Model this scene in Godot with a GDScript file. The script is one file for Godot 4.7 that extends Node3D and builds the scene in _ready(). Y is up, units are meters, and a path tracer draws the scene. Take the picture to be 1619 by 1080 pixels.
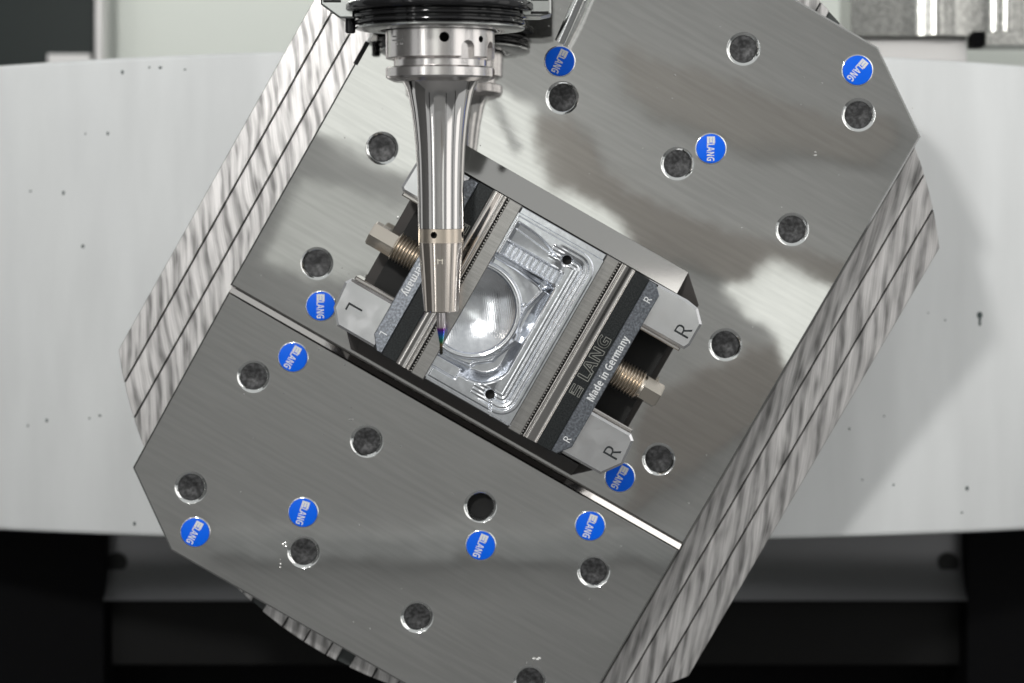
extends Node3D

# Close-up inside a milling machine. Lengths below are millimetres unless a name says otherwise; MM turns them into metres.
const MM := 0.001
const EYE := 1.2          # height of the camera above the shop floor, metres
var M := {}
var rng := RandomNumberGenerator.new()

# the clamping plates lie in a tilted frame: u along the vise, v along the plates, w off the plates
var U := Vector3(0.86779, -0.49693, -0.0008).normalized()
var W := Vector3(-0.02994, -0.0539, 0.9981).normalized()
var V := W.cross(U).normalized()
var ORG := Vector3(0.0082, 0.026 + EYE, 0.0)


func _ready() -> void:
	rng.seed = 7
	set_camera()
	set_air()
	make_materials()
	set_lamps()
	build_machine()
	build_table()
	build_plates()
	build_caps()
	build_vise()
	build_workpiece()
	build_spindle()
	build_small_things()


# ------------------------------------------------------------------ camera, light
func set_camera() -> void:
	var cam := Camera3D.new()
	cam.name = "camera"
	cam.fov = 19.61
	cam.near = 0.02
	cam.far = 30.0
	var at := CameraAttributesPhysical.new()
	at.frustum_focus_distance = 1.195
	at.frustum_focal_length = 70.0
	at.exposure_aperture = 4.6
	cam.attributes = at
	add_child(cam)
	cam.position = Vector3(0, EYE, 1.25)
	cam.fov = 19.61
	cam.near = 0.02
	cam.far = 30.0
	cam.current = true


func set_air() -> void:
	var e := Environment.new()
	e.background_mode = Environment.BG_COLOR
	e.background_color = Color(0.46, 0.47, 0.465).linear_to_srgb()
	e.tonemap_mode = Environment.TONE_MAPPER_LINEAR
	e.tonemap_exposure = 1.16
	e.sdfgi_enabled = true
	e.ssao_enabled = true
	e.ssil_enabled = true
	var we := WorldEnvironment.new()
	we.name = "environment"
	we.environment = e
	add_child(we)


func lamp_panel(called: String, label: String, at: Vector3, look: Vector3, size: Vector2, lum: float, tint: Color, up := Vector3.UP) -> Node3D:
	# a flat lamp out of view: housing, glowing face and a light of the same size just in front of it
	var t := thing(called, label, "lamp")
	t.look_at_from_position(at, look, up)
	var st := mb()
	var hx := size.x * 0.5
	var hy := size.y * 0.5
	ext(st, rect(-hx - 0.012, -hy - 0.012, hx + 0.012, hy + 0.012), 0.004, 0.05, 0.0, 1.0)
	done(st, "lamp_housing", M.black_paint, t)
	st = mb()
	ext(st, rect(-hx, -hy, hx, hy), -0.002, 0.003, 0.0, 1.0)
	done(st, "lamp_face", glow(tint, lum * 0.5), t)
	var l := AreaLight3D.new()
	l.name = "lamp_light"
	l.area_size = size
	l.area_normalize_energy = false
	l.light_energy = lum * 0.5 / PI
	l.light_color = tint.linear_to_srgb()
	l.area_range = 8.0
	l.area_attenuation = 2.0
	l.shadow_enabled = true
	t.add_child(l)
	l.position = Vector3(0, 0, -0.006)
	return t


func set_lamps() -> void:
	var c := Vector3(0, EYE, 0)
	var white := Color(1.0, 0.99, 0.96)
	lamp_panel("unseen_work_lamp", "small bright lamp out of view at upper left, casting the table shadow", c + Vector3(-0.42, 0.62, 1.35), c, Vector2(0.11, 0.11), 255.0, white)  # out of view, placed to throw the table shadow onto the cradle
	lamp_panel("unseen_strip_lamp", "narrow upright lamp out of view at left, streaking the tool holder", c + Vector3(-0.95, 0.2, 1.45), c, Vector2(0.07, 1.3), 5.0, white)  # out of view, placed for the thin bright streak on the holder
	lamp_panel("unseen_panel_lamp", "wide upright lamp out of view at right, brightening the tool holder", c + Vector3(1.05, 0.25, 1.25), c, Vector2(0.62, 1.3), 1.2, white)  # out of view, placed for the broad bright band on the holder
	lamp_panel("unseen_side_lamp", "upright lamp out of view at far right, brightening the tool holder", c + Vector3(1.6, 0.3, 0.25), c, Vector2(0.5, 1.2), 1.2, white)  # out of view, placed for a second bright band on the holder
	lamp_panel("unseen_slanted_lamp", "slanted wide lamp out of view at upper right, mirrored in the seam bevel", c + Vector3(0.92, 0.57, 0.78), c, Vector2(0.85, 0.55), 1.6, white, V)  # out of view, placed to brighten the right half of the seam
	# unseen door behind the camera, placed for the tone the ground plates mirror
	var t := thing("unseen_door", "unseen grey door behind the camera, mirrored in the plates", "door")
	t.position = c + Vector3(-0.07, -0.1, 1.62)
	var st := mb()
	ext(st, rect(-680, -700, 640, 640), 0, 40, 2)
	done(st, "door_panel", M.door_grey, t)
	# unseen brown patches and a pale bar, shaped to streak the plates' reflection
	st = mb()
	slab(st, PackedVector2Array([Vector2(-10, 250), Vector2(60, 250), Vector2(110, 170), Vector2(250, 90), Vector2(460, 40), Vector2(460, -20), Vector2(300, 10), Vector2(120, 80), Vector2(20, 160)]), -12, -1)
	done(st, "mirrored_patch", M.patch_brown, t)
	st = mb()
	slab(st, PackedVector2Array([Vector2(130, 350), Vector2(420, 250), Vector2(520, 240), Vector2(500, 180), Vector2(300, 205), Vector2(150, 270)]), -9, -1)
	done(st, "mirrored_patch", M.patch_pale, t)
	st = mb()
	slab(st, PackedVector2Array([Vector2(170, -150), Vector2(400, -60), Vector2(330, -190), Vector2(140, -330)]), -9, -1)
	done(st, "mirrored_patch", M.patch_brown, t)
	st = mb()
	block(st, Vector3(-480, -398, -14), Vector3(235, -362, -1), 3)
	done(st, "mirrored_bar", M.white_paint, t)
	t = thing("unseen_dark_screen", "dark upright screen out of view at left, darkening holder and cradle", "screen")  # out of view, placed to darken the left of holder and cradle
	t.position = c + Vector3(-1.25, 0.0, 0.3)
	t.rotation.y = PI / 2
	st = mb()
	ext(st, rect(-500, -900, 500, 900), -20, 0, 2)
	done(st, "screen_panel", M.screen_grey, t)
	for p in [[-1.16, 1.30, 90.0, "dark upright post out of view left of the camera"], [1.38, 0.82, 80.0, "dark upright post out of view between the two right lamps"], [0.66, 1.56, 60.0, "narrow dark upright post out of view right of the camera"]]:  # out of view, placed to streak what the holder reflects
		t = thing("unseen_post", p[3], "post", "unseen dark posts that streak the tool holder")
		t.position = c + Vector3(p[0], 0.0, p[1])
		t.look_at(c, Vector3.UP)
		st = mb()
		ext(st, rect(-p[2] * 0.5, -900, p[2] * 0.5, 1000), -20, 20, 2)
		done(st, "post_body", M.black_paint, t)
	soft_light("unseen_upper_glow", "unseen glowing panel, shaped for the bright patch mirrored at upper left", [[-420, 150], [-274, 200], [-182, 172], [-121, 179], [-101, 142], [-50, 93], [-28, 101], [54, 104], [90, 78], [-60, 20], [-175, 17], [-305, 6], [-384, 0]], 1.0)  # unseen glowing outlines, shaped after the bright patches the plates mirror
	soft_light("unseen_middle_glow", "unseen dim glowing panel, shaped for the fainter patch mirrored below", [[-351, -68], [-191, -22], [-150, -95], [-264, -170], [-341, -190]], 0.55)
	soft_light("unseen_right_glow", "unseen glowing panel, shaped for the bright patch mirrored at right", [[218, 79], [217, 101], [248, 122], [244, 139], [344, 170], [420, 110], [331, 44], [308, 73]], 1.0)


func soft_light(called: String, label: String, poly: Array, lum: float) -> void:
	var t := thing(called, label, "lamp", "unseen glowing panels mirrored in the plates")
	t.transform = Transform3D(Basis(U, V, W), ORG)
	var pts := PackedVector2Array()
	var mid := Vector2.ZERO
	for p in poly:
		pts.append(Vector2(p[0], p[1]))
		mid += Vector2(p[0], p[1]) / poly.size()
	var st := mb()
	slab(st, pts, 1400, 1420)
	done(st, "lamp_face", glow(Color(0.97, 1.0, 0.95), lum * 1.06), t)
	var l := AreaLight3D.new()
	l.name = "lamp_light"
	l.area_size = Vector2(0.06, 0.06)
	l.area_normalize_energy = false
	l.light_energy = lum * 0.04 / PI
	l.shadow_enabled = true
	t.add_child(l)
	l.position = Vector3(mid.x * MM, mid.y * MM, 1.395)


# ------------------------------------------------------------------ helpers
func thing(called: String, label: String, category: String, group := "", kind := "") -> Node3D:
	var o := Node3D.new()
	o.name = called
	add_child(o, true)
	tag(o, label, category, group, kind)
	return o


func tag(o: Node, label: String, category := "", group := "", kind := "") -> void:
	if label: o.set_meta("label", label)
	if category: o.set_meta("category", category)
	if group: o.set_meta("group", group)
	if kind: o.set_meta("kind", kind)


func mb() -> SurfaceTool:
	var st := SurfaceTool.new()
	st.begin(Mesh.PRIMITIVE_TRIANGLES)
	return st


func done(st: SurfaceTool, called: String, m: Material, parent: Node) -> MeshInstance3D:
	var o := MeshInstance3D.new()
	o.mesh = st.commit()
	o.material_override = m
	o.name = called
	parent.add_child(o, true)
	return o


func put(mesh: Mesh, called: String, m: Material, parent: Node) -> MeshInstance3D:
	var o := MeshInstance3D.new()
	o.mesh = mesh
	o.material_override = m
	o.name = called
	parent.add_child(o, true)
	return o


func tri(st: SurfaceTool, a: Vector3, b: Vector3, c: Vector3, na: Vector3, nb: Vector3, nc: Vector3, ua := Vector2.ZERO, ub := Vector2.ZERO, uc := Vector2.ZERO) -> void:
	if (b - a).cross(c - a).dot(na + nb + nc) > 0.0:      # front faces run clockwise
		var p := b; b = c; c = p
		p = nb; nb = nc; nc = p
		var q := ub; ub = uc; uc = q
	st.set_normal(na); st.set_uv(ua); st.add_vertex(a)
	st.set_normal(nb); st.set_uv(ub); st.add_vertex(b)
	st.set_normal(nc); st.set_uv(uc); st.add_vertex(c)


func quad(st: SurfaceTool, a: Vector3, b: Vector3, c: Vector3, d: Vector3, n: Vector3) -> void:
	tri(st, a, b, c, n, n, n, Vector2(a.x, a.y), Vector2(b.x, b.y), Vector2(c.x, c.y))
	tri(st, a, c, d, n, n, n, Vector2(a.x, a.y), Vector2(c.x, c.y), Vector2(d.x, d.y))


func rect(x0: float, y0: float, x1: float, y1: float) -> PackedVector2Array:
	return PackedVector2Array([Vector2(x0, y0), Vector2(x1, y0), Vector2(x1, y1), Vector2(x0, y1)])


func inset(poly: PackedVector2Array, d: float) -> PackedVector2Array:
	var out := PackedVector2Array()
	var n := poly.size()
	for i in n:
		var e0 := (poly[i] - poly[(i + n - 1) % n]).normalized()
		var e1 := (poly[(i + 1) % n] - poly[i]).normalized()
		var n0 := Vector2(-e0.y, e0.x)
		var n1 := Vector2(-e1.y, e1.x)
		var m := (n0 + n1).normalized()
		out.append(poly[i] + m * d / maxf(0.35, m.dot(n0)))
	return out


func ext(st: SurfaceTool, poly: PackedVector2Array, z0: float, z1: float, bev := 0.0, s := MM, kx := 0.0, x0 := 0.0, ky := 0.0, y0 := 0.0) -> void:
	# a convex outline extruded along z with a bevelled top; the top may slope along x or y
	if Geometry2D.is_polygon_clockwise(poly):
		poly = poly.duplicate(); poly.reverse()
	var top := inset(poly, bev) if bev > 0.0 else poly
	var n := poly.size()
	var zt := func(p: Vector2) -> float: return z1 + kx * (p.x - x0) + ky * (p.y - y0)
	var tn := Vector3(-kx, -ky, 1).normalized()
	for i in n:
		var j := (i + 1) % n
		var a := poly[i]; var b := poly[j]; var c := top[j]; var d := top[i]
		var e := (b - a).normalized()
		var out := Vector3(e.y, -e.x, 0)
		quad(st, Vector3(a.x, a.y, z0) * s, Vector3(b.x, b.y, z0) * s, Vector3(b.x, b.y, zt.call(b) - bev) * s, Vector3(a.x, a.y, zt.call(a) - bev) * s, out)
		if bev > 0.0:
			var nn := (out + tn).normalized()
			quad(st, Vector3(a.x, a.y, zt.call(a) - bev) * s, Vector3(b.x, b.y, zt.call(b) - bev) * s, Vector3(c.x, c.y, zt.call(c)) * s, Vector3(d.x, d.y, zt.call(d)) * s, nn)
	for i in range(1, n - 1):
		var t := [top[0], top[i], top[i + 1]]
		var q := []
		for p in t: q.append(Vector3(p.x, p.y, zt.call(p)) * s)
		tri(st, q[0], q[1], q[2], tn, tn, tn, t[0] * s, t[1] * s, t[2] * s)
		var r := [poly[0], poly[i], poly[i + 1]]
		var dn := Vector3(0, 0, -1)
		tri(st, Vector3(r[0].x, r[0].y, z0) * s, Vector3(r[1].x, r[1].y, z0) * s, Vector3(r[2].x, r[2].y, z0) * s, dn, dn, dn)


func slab(st: SurfaceTool, poly: PackedVector2Array, z0: float, z1: float) -> void:
	# any simple outline extruded along z
	if Geometry2D.is_polygon_clockwise(poly):
		poly = poly.duplicate(); poly.reverse()
	var ix := Geometry2D.triangulate_polygon(poly)
	for k in range(0, ix.size(), 3):
		var a := poly[ix[k]]; var b := poly[ix[k + 1]]; var c := poly[ix[k + 2]]
		var up := Vector3(0, 0, 1)
		tri(st, Vector3(a.x, a.y, z1) * MM, Vector3(b.x, b.y, z1) * MM, Vector3(c.x, c.y, z1) * MM, up, up, up, a * MM, b * MM, c * MM)
		tri(st, Vector3(a.x, a.y, z0) * MM, Vector3(b.x, b.y, z0) * MM, Vector3(c.x, c.y, z0) * MM, -up, -up, -up)
	for i in poly.size():
		var a := poly[i]; var b := poly[(i + 1) % poly.size()]
		var e := (b - a).normalized()
		quad(st, Vector3(a.x, a.y, z0) * MM, Vector3(b.x, b.y, z0) * MM, Vector3(b.x, b.y, z1) * MM, Vector3(a.x, a.y, z1) * MM, Vector3(e.y, -e.x, 0))


func block(st: SurfaceTool, lo: Vector3, hi: Vector3, bev := 0.0) -> void:
	ext(st, rect(lo.x, lo.y, hi.x, hi.y), lo.z, hi.z, bev)


func lathe(st: SurfaceTool, prof: Array, seg := 64, xf := Transform3D(), a0 := 0.0, a1 := TAU, crease := 0.6) -> void:
	# [r, y] pairs in millimetres, turned about y; round where neighbouring faces meet at less than «crease» radians
	var nr := []
	for i in prof.size() - 1:
		nr.append(Vector2(prof[i + 1][1] - prof[i][1], prof[i][0] - prof[i + 1][0]).normalized())
	for i in prof.size() - 1:
		var n0: Vector2 = nr[i]
		var n1: Vector2 = nr[i]
		if i > 0 and absf(n0.angle_to(nr[i - 1])) < crease: n0 = (n0 + nr[i - 1]).normalized()
		if i < nr.size() - 1 and absf(n1.angle_to(nr[i + 1])) < crease: n1 = (n1 + nr[i + 1]).normalized()
		var r0: float = prof[i][0]; var r1: float = prof[i + 1][0]
		var y0: float = prof[i][1]; var y1: float = prof[i + 1][1]
		for k in seg:
			var A := a0 + (a1 - a0) * k / seg
			var B := a0 + (a1 - a0) * (k + 1) / seg
			var ca := Vector2(sin(A), cos(A)); var cb := Vector2(sin(B), cos(B))
			var p := [Vector3(ca.x * r0, y0, ca.y * r0), Vector3(cb.x * r0, y0, cb.y * r0), Vector3(cb.x * r1, y1, cb.y * r1), Vector3(ca.x * r1, y1, ca.y * r1)]
			var q := [Vector3(ca.x * n0.x, n0.y, ca.y * n0.x), Vector3(cb.x * n0.x, n0.y, cb.y * n0.x), Vector3(cb.x * n1.x, n1.y, cb.y * n1.x), Vector3(ca.x * n1.x, n1.y, ca.y * n1.x)]
			var uv := [Vector2(float(k) / seg, y0 * MM), Vector2(float(k + 1) / seg, y0 * MM), Vector2(float(k + 1) / seg, y1 * MM), Vector2(float(k) / seg, y1 * MM)]
			for j in 4:
				p[j] = xf * (p[j] * MM)
				q[j] = (xf.basis * q[j]).normalized()
			if r0 > 0.0: tri(st, p[0], p[1], p[2], q[0], q[1], q[2], uv[0], uv[1], uv[2])
			if r1 > 0.0: tri(st, p[0], p[2], p[3], q[0], q[2], q[3], uv[0], uv[2], uv[3])


func along(axis: String, at := Vector3.ZERO) -> Transform3D:
	# a frame whose y runs along the named axis, at millimetres «at»
	var b := Basis()
	if axis == "x": b = Basis(Vector3(0, 1, 0), Vector3(1, 0, 0), Vector3(0, 0, -1))
	if axis == "z": b = Basis(Vector3(1, 0, 0), Vector3(0, 0, 1), Vector3(0, -1, 0))
	return Transform3D(b, at * MM)


func font(bold := false) -> SystemFont:
	var f := SystemFont.new()
	f.font_names = PackedStringArray(["Droid Sans"])
	f.font_weight = 700 if bold else 400
	return f


func text_mesh(words: String, cap: float, depth: float, bold := false) -> TextMesh:
	var t := TextMesh.new()
	t.text = words
	t.font = font(bold)
	t.font_size = 64
	t.pixel_size = cap * MM / (0.714 * 64)
	t.depth = depth * MM
	t.curve_step = 1.0
	return t


func letter_frame(x: Vector2, at: Vector3, squeeze := 1.0) -> Transform3D:
	# lettering that reads along x in the plate's u-v plane
	var ex := Vector3(x.x, x.y, 0).normalized()
	var ez := Vector3(0, 0, 1)
	return Transform3D(Basis(ex * squeeze, ez.cross(ex), ez), at * MM)


func outline_of(t: TextMesh, wide: float, tall: float) -> SurfaceTool:
	# the rims of the letters only: every border edge of the front faces becomes a thin raised bar
	var a := t.get_mesh_arrays()
	var p: PackedVector3Array = a[Mesh.ARRAY_VERTEX]
	var nn: PackedVector3Array = a[Mesh.ARRAY_NORMAL]
	var ix: PackedInt32Array = a[Mesh.ARRAY_INDEX]
	var seen := {}
	for k in range(0, ix.size(), 3):
		if nn[ix[k]].z < 0.9: continue
		for j in 3:
			var x := p[ix[k + j]]; var y := p[ix[k + (j + 1) % 3]]
			var kx := "%d,%d" % [roundi(x.x * 1e7), roundi(x.y * 1e7)]
			var ky := "%d,%d" % [roundi(y.x * 1e7), roundi(y.y * 1e7)]
			var key := kx + "|" + ky if kx < ky else ky + "|" + kx
			if seen.has(key): seen[key] = null
			else: seen[key] = [x, y]
	var st := mb()
	for key in seen:
		if seen[key] == null: continue
		var x: Vector3 = seen[key][0]; var y: Vector3 = seen[key][1]
		var d := Vector2(y.x - x.x, y.y - x.y)
		if d.length() < 1e-6: continue
		d = d.normalized() * wide * 0.5 * MM
		var n := Vector2(-d.y, d.x)
		var A := Vector2(x.x, x.y) - d; var B := Vector2(y.x, y.y) + d
		ext(st, PackedVector2Array([A - n, B - n, B + n, A + n]), 0.0, tall * MM, 0.0, 1.0)
	return st


# ------------------------------------------------------------------ materials
func lin(r: float, g: float, b: float) -> Color:
	return Color(r, g, b).linear_to_srgb()


func mat(called: String, c: Color, rough: float, metal := 0.0) -> StandardMaterial3D:
	var m := StandardMaterial3D.new()
	m.resource_name = called
	m.albedo_color = c
	m.roughness = rough
	m.metallic = metal
	M[called] = m
	return m


func glow(c: Color, lum: float) -> StandardMaterial3D:
	var m := StandardMaterial3D.new()
	m.albedo_color = Color.BLACK
	m.emission_enabled = true
	m.emission = c.linear_to_srgb()
	m.emission_energy_multiplier = lum
	return m


func noise_pic(size: int, fx: float, fy: float, lo: float, hi: float, sd: int, octaves := 3, warp := 0.0, sharp := 1.0) -> ImageTexture:
	var n := FastNoiseLite.new()
	n.seed = sd
	n.noise_type = FastNoiseLite.TYPE_SIMPLEX_SMOOTH
	n.frequency = 1.0
	n.fractal_octaves = octaves
	var im := Image.create(size, size, false, Image.FORMAT_RGB8)
	for y in size:
		for x in size:
			# blended across the seam so that the picture repeats
			var u := float(x) / size; var v := float(y) / size
			var s := 0.0; var tw := 0.0
			for c in 4:
				var ox := float(c % 2); var oy := float(c / 2)
				var wu := absf(1.0 - ox - u) if ox == 0.0 else u
				var wv := absf(1.0 - oy - v) if oy == 0.0 else v
				var ww := wu * wv
				if ww <= 0.001: continue
				s += n.get_noise_2d((u + 1.0 - ox) * fx + warp * sin(v * TAU), (v + 1.0 - oy) * fy) * ww
				tw += ww * ww
			s = clampf(0.5 + s / sqrt(maxf(tw, 1e-4)) * sharp, 0.0, 1.0)
			var g := lo + (hi - lo) * s
			im.set_pixel(x, y, Color(g, g, g))
	return ImageTexture.create_from_image(im)


func tool_mark_sheen(size: int, sd: int) -> ImageTexture:
	# overlapping swaths left by a face mill: even feed marks, bent and broken up, their sheen painted in
	var n := FastNoiseLite.new()
	n.seed = sd
	n.noise_type = FastNoiseLite.TYPE_SIMPLEX_SMOOTH
	n.frequency = 1.0
	n.fractal_octaves = 3
	var im := Image.create(size, size, false, Image.FORMAT_RGB8)
	for y in size:
		for x in size:
			var u := float(x) / size; var v := float(y) / size
			var ca := cos(u * TAU); var sa := sin(u * TAU)
			var cv := cos(v * TAU); var sv := sin(v * TAU)
			var swath := 0.6 + 0.8 * clampf(0.5 + n.get_noise_3d(ca * 1.3 - 4.0, sa * 1.3 + cv, sv), 0.0, 1.0)
			var bend := n.get_noise_3d(ca * 0.7 + cv * 0.3, sa * 0.7, sv * 0.3)
			var p := u * 11.0 + 0.2 * sv + bend * 0.55
			var ridge := pow(0.5 + 0.5 * cos(p * TAU), 1.6)
			var patch := 0.5 + n.get_noise_3d(ca * 2.2 + 7.0, sa * 2.2 + cv * 0.4, sv * 0.4)
			var hair := n.get_noise_3d(ca * 22.0, sa * 22.0 + cv * 0.5, sv * 0.5)
			var g := clampf(1.0 - 0.22 * ridge * swath * clampf(patch + 0.3, 0.2, 1.0) - 0.12 * patch + 0.16 * hair - 0.03, 0.0, 1.0)
			im.set_pixel(x, y, Color(g, g, g))
	return ImageTexture.create_from_image(im)


func wavy(size: int, f: float, slope: float, sd: int) -> ImageTexture:
	# a faintly uneven ground surface, as a normal map in floats (slopes of a few thousandths)
	var n := FastNoiseLite.new()
	n.seed = sd
	n.noise_type = FastNoiseLite.TYPE_SIMPLEX_SMOOTH
	n.frequency = 1.0
	n.fractal_octaves = 4
	var im := Image.create(size, size, false, Image.FORMAT_RGBF)
	for y in size:
		for x in size:
			var a := TAU * x / size; var b := TAU * y / size
			var k := f / TAU
			var gx := n.get_noise_3d(cos(a) * k + 3.0, sin(a) * k, b * k * 0.9 if y < size / 2 else (TAU - b) * k * 0.9)
			var gy := n.get_noise_3d(cos(b) * k - 9.0, sin(b) * k, a * k * 0.9 if x < size / 2 else (TAU - a) * k * 0.9)
			im.set_pixel(x, y, Color(0.5 + gx * slope, 0.5 + gy * slope, 1.0))
	return ImageTexture.create_from_image(im)


func tri_map(m: StandardMaterial3D, scale: Vector3) -> void:
	m.uv1_triplanar = true
	m.uv1_scale = scale


func make_materials() -> void:
	var m: StandardMaterial3D
	var cloud := noise_pic(256, 5, 5, 0.55, 1.0, 3, 4)
	var fine := noise_pic(256, 60, 60, 0.55, 1.0, 5, 2)
	# ground steel of the clamping plates: a dull mirror with cloudy wear
	m = mat("plate_steel", lin(0.615, 0.608, 0.595), 0.05, 1.0)
	m.albedo_texture = noise_pic(512, 5, 90, 0.955, 1.0, 11, 4)
	m.roughness_texture = cloud
	m.normal_enabled = true
	m.normal_texture = wavy(384, 9, 0.0028, 71)
	tri_map(m, Vector3(3, 3, 3))
	mat("bore_steel", lin(0.85, 0.86, 0.85), 0.1, 1.0)
	m = mat("plug_steel", lin(0.085, 0.085, 0.088), 0.5, 0.4)
	m.albedo_texture = noise_pic(256, 14, 14, 0.5, 1.0, 15, 3, 0.0, 1.0)
	tri_map(m, Vector3(20, 20, 20))
	mat("black_hole", lin(0.004, 0.004, 0.004), 0.8)  # flat black, standing in for shade inside bores and holes
	# turned face of the rotary table: long wavy tool streaks, their sheen put into the colour
	m = mat("table_steel", lin(0.72, 0.70, 0.695), 0.4, 0.75)
	m.albedo_texture = tool_mark_sheen(512, 21)
	m.uv1_scale = Vector3(12.5, 8, 1)
	mat("table_side", lin(0.22, 0.22, 0.22), 0.4, 0.8)
	mat("groove_dark", lin(0.05, 0.055, 0.055), 0.5, 0.3)
	m = mat("black_paint", lin(0.004, 0.004, 0.0045), 0.7)
	m.metallic_specular = 0.15
	m = mat("white_paint", lin(0.80, 0.815, 0.82), 0.32)
	m.albedo_texture = noise_pic(256, 9, 1.6, 0.93, 1.0, 81, 4)
	tri_map(m, Vector3(2, 2, 2))
	mat("wall_paint", lin(0.84, 0.88, 0.82), 0.5)
	mat("trim_white", lin(0.85, 0.83, 0.82), 0.4)
	m = mat("dark_panel", lin(0.011, 0.011, 0.011), 0.6)
	m.metallic_specular = 0.2
	mat("door_grey", lin(0.70, 0.70, 0.70), 0.7)
	mat("patch_pale", lin(0.60, 0.575, 0.55), 0.8)
	mat("shop_floor", lin(0.2, 0.2, 0.2), 0.6)
	mat("screen_grey", lin(0.13, 0.13, 0.13), 0.7)
	mat("patch_brown", lin(0.52, 0.49, 0.465), 0.8)
	mat("dark_glass", lin(0.025, 0.032, 0.031), 0.4)
	M.dark_glass.metallic_specular = 0.25
	m = mat("zinc_sheet", lin(0.42, 0.42, 0.40), 0.3, 0.95)
	m.albedo_texture = noise_pic(256, 22, 22, 0.82, 1.0, 31, 3)
	m.roughness_texture = fine
	tri_map(m, Vector3(8, 8, 8))
	mat("beam_steel", lin(0.15, 0.15, 0.155), 0.4, 0.9)
	# vise
	m = mat("vise_black", lin(0.016, 0.017, 0.018), 0.42, 0.3)
	m.albedo_texture = fine
	tri_map(m, Vector3(30, 30, 30))
	m = mat("vise_void", lin(0.008, 0.008, 0.008), 0.75)
	m = mat("strip_grey", lin(0.27, 0.29, 0.325), 0.4, 0.8)
	m.albedo_texture = noise_pic(256, 22, 22, 0.72, 1.0, 41, 4, 0.0, 1.2)
	tri_map(m, Vector3(22, 22, 22))
	m = mat("strip_black", lin(0.03, 0.034, 0.036), 0.4, 0.5)
	m.albedo_texture = noise_pic(256, 40, 40, 0.6, 1.0, 43, 4, 0.0, 1.2)
	tri_map(m, Vector3(20, 20, 20))
	m = mat("polished_steel", lin(0.72, 0.69, 0.665), 0.11, 1.0)
	m = mat("ground_steel", lin(0.52, 0.505, 0.49), 0.24, 1.0)
	m.albedo_texture = noise_pic(256, 4, 70, 0.93, 1.0, 45, 2)
	tri_map(m, Vector3(8, 8, 8))
	m = mat("block_steel", lin(0.80, 0.80, 0.815), 0.26, 0.95)
	m.roughness_texture = cloud
	tri_map(m, Vector3(14, 14, 14))
	m = mat("ledge_lit_steel", lin(0.52, 0.51, 0.495), 0.08, 1.0)
	mat("ledge_dark_steel", lin(0.035, 0.031, 0.029), 0.45, 0.3)
	mat("brass_steel", lin(0.68, 0.62, 0.545), 0.28, 1.0)
	mat("pale_steel", lin(0.74, 0.68, 0.60), 0.2, 1.0)
	mat("letter_white", lin(0.72, 0.73, 0.74), 0.5)
	mat("letter_black", lin(0.01, 0.014, 0.016), 0.6)
	mat("letter_rim", lin(0.30, 0.30, 0.28), 0.35, 0.6)
	# workpiece
	m = mat("aluminium", lin(0.86, 0.88, 0.92), 0.22, 1.0)
	m.roughness_texture = cloud
	m.albedo_texture = noise_pic(256, 9, 9, 0.95, 1.0, 51, 3)
	tri_map(m, Vector3(25, 25, 25))
	# spindle and tool
	m = mat("holder_steel", lin(0.70, 0.68, 0.67), 0.09, 1.0)
	m.roughness_texture = noise_pic(256, 3, 60, 0.7, 1.0, 61, 2)
	tri_map(m, Vector3(10, 10, 10))
	mat("flange_steel", lin(0.72, 0.69, 0.68), 0.2, 1.0)
	mat("warm_steel", lin(0.67, 0.61, 0.555), 0.1, 1.0)
	mat("band_steel", lin(0.68, 0.60, 0.51), 0.3, 1.0)
	m = mat("gloss_black", lin(0.012, 0.012, 0.013), 0.1, 0.2)
	m.metallic_specular = 0.45
	mat("nose_steel", lin(0.50, 0.51, 0.5), 0.25, 1.0)
	m = mat("tinted_carbide", lin(0.9, 0.9, 0.9), 0.22, 0.85)
	var g := Gradient.new()
	g.offsets = PackedFloat32Array([0.0, 0.16, 0.22, 0.30, 0.40, 0.50, 0.56, 0.62, 1.0])
	g.colors = PackedColorArray([lin(0.05, 0.05, 0.04), lin(0.10, 0.08, 0.04), lin(0.28, 0.16, 0.06), lin(0.03, 0.22, 0.10), lin(0.02, 0.25, 0.45), lin(0.06, 0.10, 0.62), lin(0.20, 0.03, 0.30), lin(0.5, 0.45, 0.46), lin(0.6, 0.58, 0.58)])
	var gt := GradientTexture2D.new()
	gt.gradient = g
	gt.width = 4
	gt.height = 256
	gt.fill_from = Vector2(0, 0)
	gt.fill_to = Vector2(0, 1)
	m.albedo_texture = gt
	m.uv1_scale = Vector3(1, 1.0 / 0.027, 1)
	m.texture_repeat = false
	mat("chrome", lin(0.92, 0.93, 0.93), 0.14, 1.0)
	m = mat("blue_plastic", lin(0.0, 0.125, 0.84), 0.45)
	m.metallic_specular = 0.3
	mat("chip_bright", lin(0.9, 0.9, 0.88), 0.25, 1.0)
	mat("dirt", lin(0.05, 0.07, 0.07), 0.6)


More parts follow.
